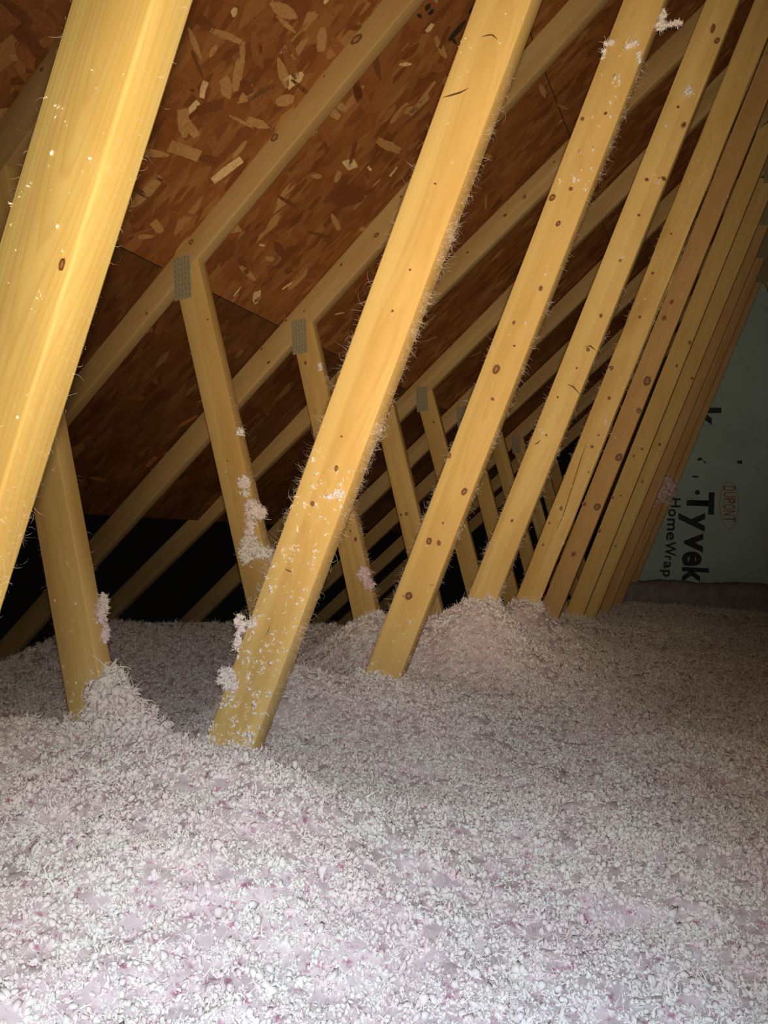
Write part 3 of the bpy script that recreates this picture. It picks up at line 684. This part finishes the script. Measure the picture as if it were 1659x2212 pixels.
cmp_ = ng.nodes.new('FunctionNodeCompare'); cmp_.data_type = 'FLOAT'; cmp_.operation = 'GREATER_THAN'; cmp_.inputs[1].default_value = 0.0001
iop = ng.nodes.new('GeometryNodeInstanceOnPoints'); iop.inputs['Pick Instance'].default_value = True
jn = ng.nodes.new('GeometryNodeJoinGeometry'); L_ = ng.links.new
L_(gi.outputs[0], iop.inputs['Points']); L_(ci.outputs[0], iop.inputs['Instance']); L_(a1.outputs[0], cmp_.inputs[0]); L_(cmp_.outputs[0], iop.inputs['Selection'])
L_(a1.outputs[0], iop.inputs['Scale']); L_(a2.outputs[0], iop.inputs['Rotation'])
L_(iop.outputs[0], jn.inputs[0]); L_(gi.outputs[0], jn.inputs[0]); L_(jn.outputs[0], go.inputs[0])
md = ins.modifiers.new('scatter', 'NODES'); md.node_group = ng

# ------------------------------------------------------------------ dark batt strip lying along the foot of the wrapped wall
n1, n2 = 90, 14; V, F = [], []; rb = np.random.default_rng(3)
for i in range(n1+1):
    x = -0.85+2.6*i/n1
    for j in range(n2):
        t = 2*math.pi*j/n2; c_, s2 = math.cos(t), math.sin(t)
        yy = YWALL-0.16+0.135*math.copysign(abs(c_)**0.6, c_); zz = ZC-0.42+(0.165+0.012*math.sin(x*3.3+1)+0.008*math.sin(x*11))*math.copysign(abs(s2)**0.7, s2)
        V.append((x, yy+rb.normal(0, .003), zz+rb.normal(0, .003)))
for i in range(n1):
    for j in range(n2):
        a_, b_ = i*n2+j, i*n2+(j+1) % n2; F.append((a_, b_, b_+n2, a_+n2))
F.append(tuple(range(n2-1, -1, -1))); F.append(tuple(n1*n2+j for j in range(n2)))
bt = mesh_obj('insulation_batt', V, F, simple('purplish_batt', (0.36, 0.30, 0.34), 0.95, 14, (0.24, 0.20, 0.24), spec=0.05), None, True)  # batt mottled between two purplish grey tones
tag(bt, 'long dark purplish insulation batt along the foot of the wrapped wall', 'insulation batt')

# ------------------------------------------------------------------ clumps of fluff caught on the boards
def clump(name, label, blobs, size=0.008, seed=0, group=None, cat='insulation clump'):
    """blobs: (px, py, y, radius across, radius up in metres, count)"""
    r = np.random.default_rng(seed+900); parts = []; c0 = None
    for (px, py, y, ra, rb, n) in blobs:
        P0 = at_y(px, py, y)
        if c0 is None: c0 = P0
        for _ in range(int(n*2.2)):
            d = r.normal(size=3); d /= np.linalg.norm(d); d *= r.random()**0.45
            P = P0 + np.array([d[0]*ra, d[1]*min(ra, rb)*0.6, d[2]*rb])
            v, t = tuft(r, 1, int(r.integers(7, 14)), 0.5); v = v*np.array([1, 1, 1.0]); R3 = np.array(Matrix.Rotation(r.uniform(0, 6.28), 3, Vector(r.normal(size=3)).normalized()))
            parts.append((v@R3.T*0.66*size*math.exp(r.normal(0, .35)) + P - c0, t))
    v, t = merge(parts); o = np_obj(name, v, t, M['fluff'], None, True); o.location = c0
    tag(o, label, cat, group); return o
g = 'insulation clumps caught on the webs'
clump('insulation_heap', 'tall heap of insulation piled against the second truss left web', [(243, 1475, 1.10, .03, .035, 70), (225, 1505, 1.08, .045, .03, 110), (255, 1530, 1.08, .06, .045, 260), (262, 1570, 1.06, .09, .05, 380), (305, 1575, 1.06, .06, .045, 180), (180, 1600, 1.04, .09, .03, 200), (232, 1455, 1.12, .015, .02, 22), (330, 1605, 1.04, .05, .03, 90)], .0085, 1, cat='insulation heap')
clump('insulation_clump', 'pale frayed tuft high on the third truss left web', [(527, 1042, 1.70, .020, .017, 42), (531, 1066, 1.70, .010, .010, 8)], .0058, 2, g)
clump('insulation_clump', 'pinkish clump in the middle of three on the third truss left web', [(545, 1098, 1.69, .024, .024, 90), (562, 1108, 1.69, .018, .015, 36), (540, 1130, 1.70, .010, .03, 22)], .0068, 3, g)
clump('insulation_clump', 'widest pink clump, lowest of three on the third truss left web', [(540, 1180, 1.69, .028, .030, 120), (565, 1192, 1.69, .03, .018, 60), (538, 1155, 1.70, .012, .02, 20), (532, 1207, 1.69, .018, .014, 24)], .0068, 4, g)
clump('insulation_clump', 'tiny white tuft on the upper third truss left web', [(518, 932, 1.70, .010, .013, 12)], .0055, 5, g)
clump('insulation_clump', 'white clump on the right edge of the second truss left web', [(222, 1298, 1.10, .010, .018, 26), (220, 1322, 1.10, .012, .024, 40), (228, 1366, 1.10, .007, .022, 20)], .0050, 6, g)
clump('insulation_clump', 'soft pink clump low on the fourth truss left web', [(785, 1240, 2.31, .022, .026, 60), (797, 1262, 2.31, .022, .020, 36)], .0075, 7, g)
clump('insulation_clump', 'ragged white clump on the left edge of the bright front web', [(487, 1463, 1.075, .018, .020, 50), (500, 1480, 1.072, .012, .012, 22), (514, 1385, 1.08, .007, .02, 18), (520, 1350, 1.08, .008, .02, 20), (545, 1345, 1.076, .01, .01, 12)], .0046, 8, g)
clump('insulation_clump', 'white wisp hanging at the top of the third truss web', [(1432, 38, 1.715, .006, .02, 18), (1428, 55, 1.712, .010, .010, 18), (1452, 52, 1.74, .02, .006, 10)], .0050, 9, g)
clump('insulation_clump', 'fluffy white patch on the fourth truss web near the top', [(1486, 197, 2.312, .011, .016, 18)], .0055, 10, g)
clump('insulation_clump', 'small white tuft alone halfway up the face of the bright front web', [(730, 1066, 1.077, .014, .008, 20), (711, 1074, 1.077, .012, .003, 8)], .0035, 11, g)
clump('insulation_clump', 'dim pink fluff caught on the far trusses before the wrapped wall', [(1425, 1050, 5.93, .10, .10, 60), (1405, 1075, 5.93, .10, .08, 50), (1440, 1060, 6.46, .08, .10, 40)], .022, 12, g)
clump('insulation_clump', 'tuft on the upper right edge of the fourth truss left web', [(692, 795, 2.31, .008, .02, 14)], .0050, 13, g)
clump('insulation_clump', 'ring of white fluff on the third truss web near the top', [(1318, 92, 1.705, .012, .005, 12), (1370, 95, 1.705, .015, .007, 16), (1305, 115, 1.71, .005, .014, 10), (1380, 125, 1.705, .006, .016, 12)], .0040, 14, g)

# ------------------------------------------------------------------ fine fuzz and specks stuck over the boards
r = np.random.default_rng(77); hairs, bits = [], []
def edge_fuzz(i, Rw, zr, n, Lm, side, wid, dens=lambda t: 1.0, clus=18):
    y = TR[i][0]; d, nn = dn(Rw[1]); cl = r.uniform(zr[0], zr[1], clus)
    for _ in range(int(n*3.2)):
        z = r.uniform(*zr) if r.random() < 0.5 else r.choice(cl)+r.normal(0, 0.010)
        if r.random() > dens((z-zr[0])/(zr[1]-zr[0])): continue
        t = (z-ZC)/math.cos(Rw[1]); P = np.array([Rw[0], ZC])+d*t+nn*0.0445*side
        dirv = np.array([nn[0]*side*r.uniform(.5, 1.2), r.normal(0, .5), nn[1]*side*r.uniform(.2, 1)+r.normal(-.15, .45)]); dirv /= np.linalg.norm(dirv)
        L = Lm*min(r.gamma(2.0, 0.42), 2.0); q = np.linspace(0, 1, 5)[:, None]; e = np.cross(dirv, r.normal(size=3)); e /= np.linalg.norm(e)+1e-9
        cu = r.uniform(-1.6, 1.6); P3 = np.array([P[0], y+r.uniform(0.0, 0.038), P[1]]) + dirv*q*L*np.cos(q*cu) + e*q*L*np.sin(q*cu)
        hairs.append(ribbon(P3, wid*r.uniform(.4, 1.0), r))
def face_bits(i, Rw, zr, n, size, dens=lambda t: 1.0):
    y = TR[i][0]; d, nn = dn(Rw[1]); cl_ = []
    for _ in range(max(3, n//14)):
        f = r.random()**1.7; cl_.append((zr[0]+f*(zr[1]-zr[0]), r.uniform(-.042, .042)))
    for _ in range(n):
        f = r.random()
        if r.random() > dens(f): continue
        z = zr[0]+f*(zr[1]-zr[0]); u = r.uniform(-.044, .044)
        if r.random() < .5 and cl_: z, u = cl_[r.integers(len(cl_))]; z += r.normal(0, .006); u = float(np.clip(u+r.normal(0, .006), -.044, .044))
        t = (z-ZC)/math.cos(Rw[1])
        P = np.array([Rw[0], ZC])+d*t+nn*u; sz = size*min(math.exp(r.normal(0, .45)), 1.8)
        if r.random() < 0.5:
            q = np.linspace(0, 1, 5)[:, None]; a = r.uniform(0, 6.28); dv = np.array([math.cos(a), 0, math.sin(a)]); e = np.array([-math.sin(a), 0, math.cos(a)]); cu = r.uniform(-1.3, 1.3); wb = r.uniform(2, 9)
            P3 = np.array([P[0], y-0.0012, P[1]]) + dv*q*sz*2.6*np.cos(q*cu) + e*(q*sz*2.6*np.sin(q*cu) + sz*.35*np.sin(q*wb)); vv, tt = ribbon(P3, sz*0.32, r); vv[:, 1] = np.minimum(vv[:, 1], y-0.0004); bits.append((vv, tt))
        else:
            v, t_ = tuft(r, 1, 2, .45); v = v@np.array(Matrix.Rotation(r.uniform(0, 6.28), 3, 'Y')).T*sz; bits.append((v+np.array([P[0], y-0.001, P[1]]), t_))
lowd = lambda f: 0.12+0.88*(1-f)**1.8
edge_fuzz(0, TR[0][1], (ZC-.25, ZC+.45), 900, .006, 1, .00012, lowd)
edge_fuzz(0, TR[0][1], (ZC+.25, ZC+.45), 60, .010, -1, .00012)
edge_fuzz(1, TR[1][1], (ZC-.38, ZC+.62), 2600, .013, -1, .00018, lowd, 26)
edge_fuzz(1, TR[1][1], (ZC-.38, ZC+.72), 1500, .010, 1, .00018, lambda f: .75 if .45 < f < .8 else .4, 20)
edge_fuzz(2, TR[2][1], (ZC-.34, ZC+.45), 1100, .012, -1, .00028, lowd, 22)
edge_fuzz(2, TR[2][1], (ZC-.34, ZC+1.1), 700, .010, 1, .00028, lambda f: .5, 18)
edge_fuzz(3, TR[3][1], (ZC-.2, ZC+.5), 600, .012, -1, .0004, lowd, 16)
edge_fuzz(3, TR[3][1], (ZC-.2, ZC+.8), 400, .012, 1, .0004, lowd, 14)
edge_fuzz(4, TR[4][1], (ZC-.25, ZC+1.2), 420, .012, -1, .0005, lambda f: .6, 20)
edge_fuzz(4, TR[4][1], (ZC+.3, ZC+1.4), 160, .010, 1, .0005, lambda f: .6, 10)
edge_fuzz(1, TR[1][2], (ZC-.38, ZC+.35), 500, .008, -1, .00018, lowd)
edge_fuzz(1, TR[1][2], (ZC-.38, ZC+.45), 600, .008, 1, .00018, lowd)
edge_fuzz(2, TR[2][2], (ZC-.3, ZC+.55), 400, .007, -1, .00028, lowd)
edge_fuzz(2, TR[2][2], (ZC-.3, ZC+.45), 500, .008, 1, .00028, lowd)
edge_fuzz(3, TR[3][2], (ZC-.25, ZC+.55), 360, .011, 1, .0004, lambda f: .6)
edge_fuzz(4, TR[4][2], (ZC-.2, ZC+.3), 200, .01, 1, .0005, lowd)
face_bits(0, TR[0][1], (ZC-.2, ZC+.6), 240, .0011, lambda f: .2+.8*(1-f))
face_bits(1, TR[1][1], (ZC-.37, ZC+.12), 760, .0023, lambda f: .3+.7*(1-f)**1.4)
face_bits(1, TR[1][1], (ZC+.1, ZC+.9), 40, .0015)
face_bits(1, TR[1][2], (ZC-.36, ZC+.1), 80, .0018, lowd)
face_bits(2, TR[2][1], (ZC-.34, ZC-.1), 60, .0025, lowd)
face_bits(2, TR[2][1], (ZC-.1, ZC+.8), 14, .002)
face_bits(2, TR[2][1], (ZC+.8, ZC+1.15), 50, .0030)
face_bits(2, TR[2][2], (ZC-.2, ZC+.3), 26, .0022)
face_bits(3, TR[3][1], (ZC-.18, ZC+1.3), 60, .0025)
face_bits(4, TR[4][1], (ZC-.2, ZC+1.5), 80, .0032)
face_bits(5, TR[5][1], (ZC-.2, ZC+1.8), 30, .003)
v, t = merge(hairs); o = np_obj('insulation_fuzz', v, t, M['fluff_warm'], None, True); tag(o, 'fine wispy glass fibres fringing the edges of the wooden webs', 'fibre fuzz', kind='stuff')
v, t = merge(bits); o = np_obj('insulation_specks', v, t, M['fluff_warm'], None, True); tag(o, 'small white curls and specks of fibreglass stuck to the web faces', 'fibre specks', kind='stuff')
print('tufts', NTU, 'hair tris', sum(len(b) for a, b in hairs), 'bits', sum(len(b) for a, b in bits))
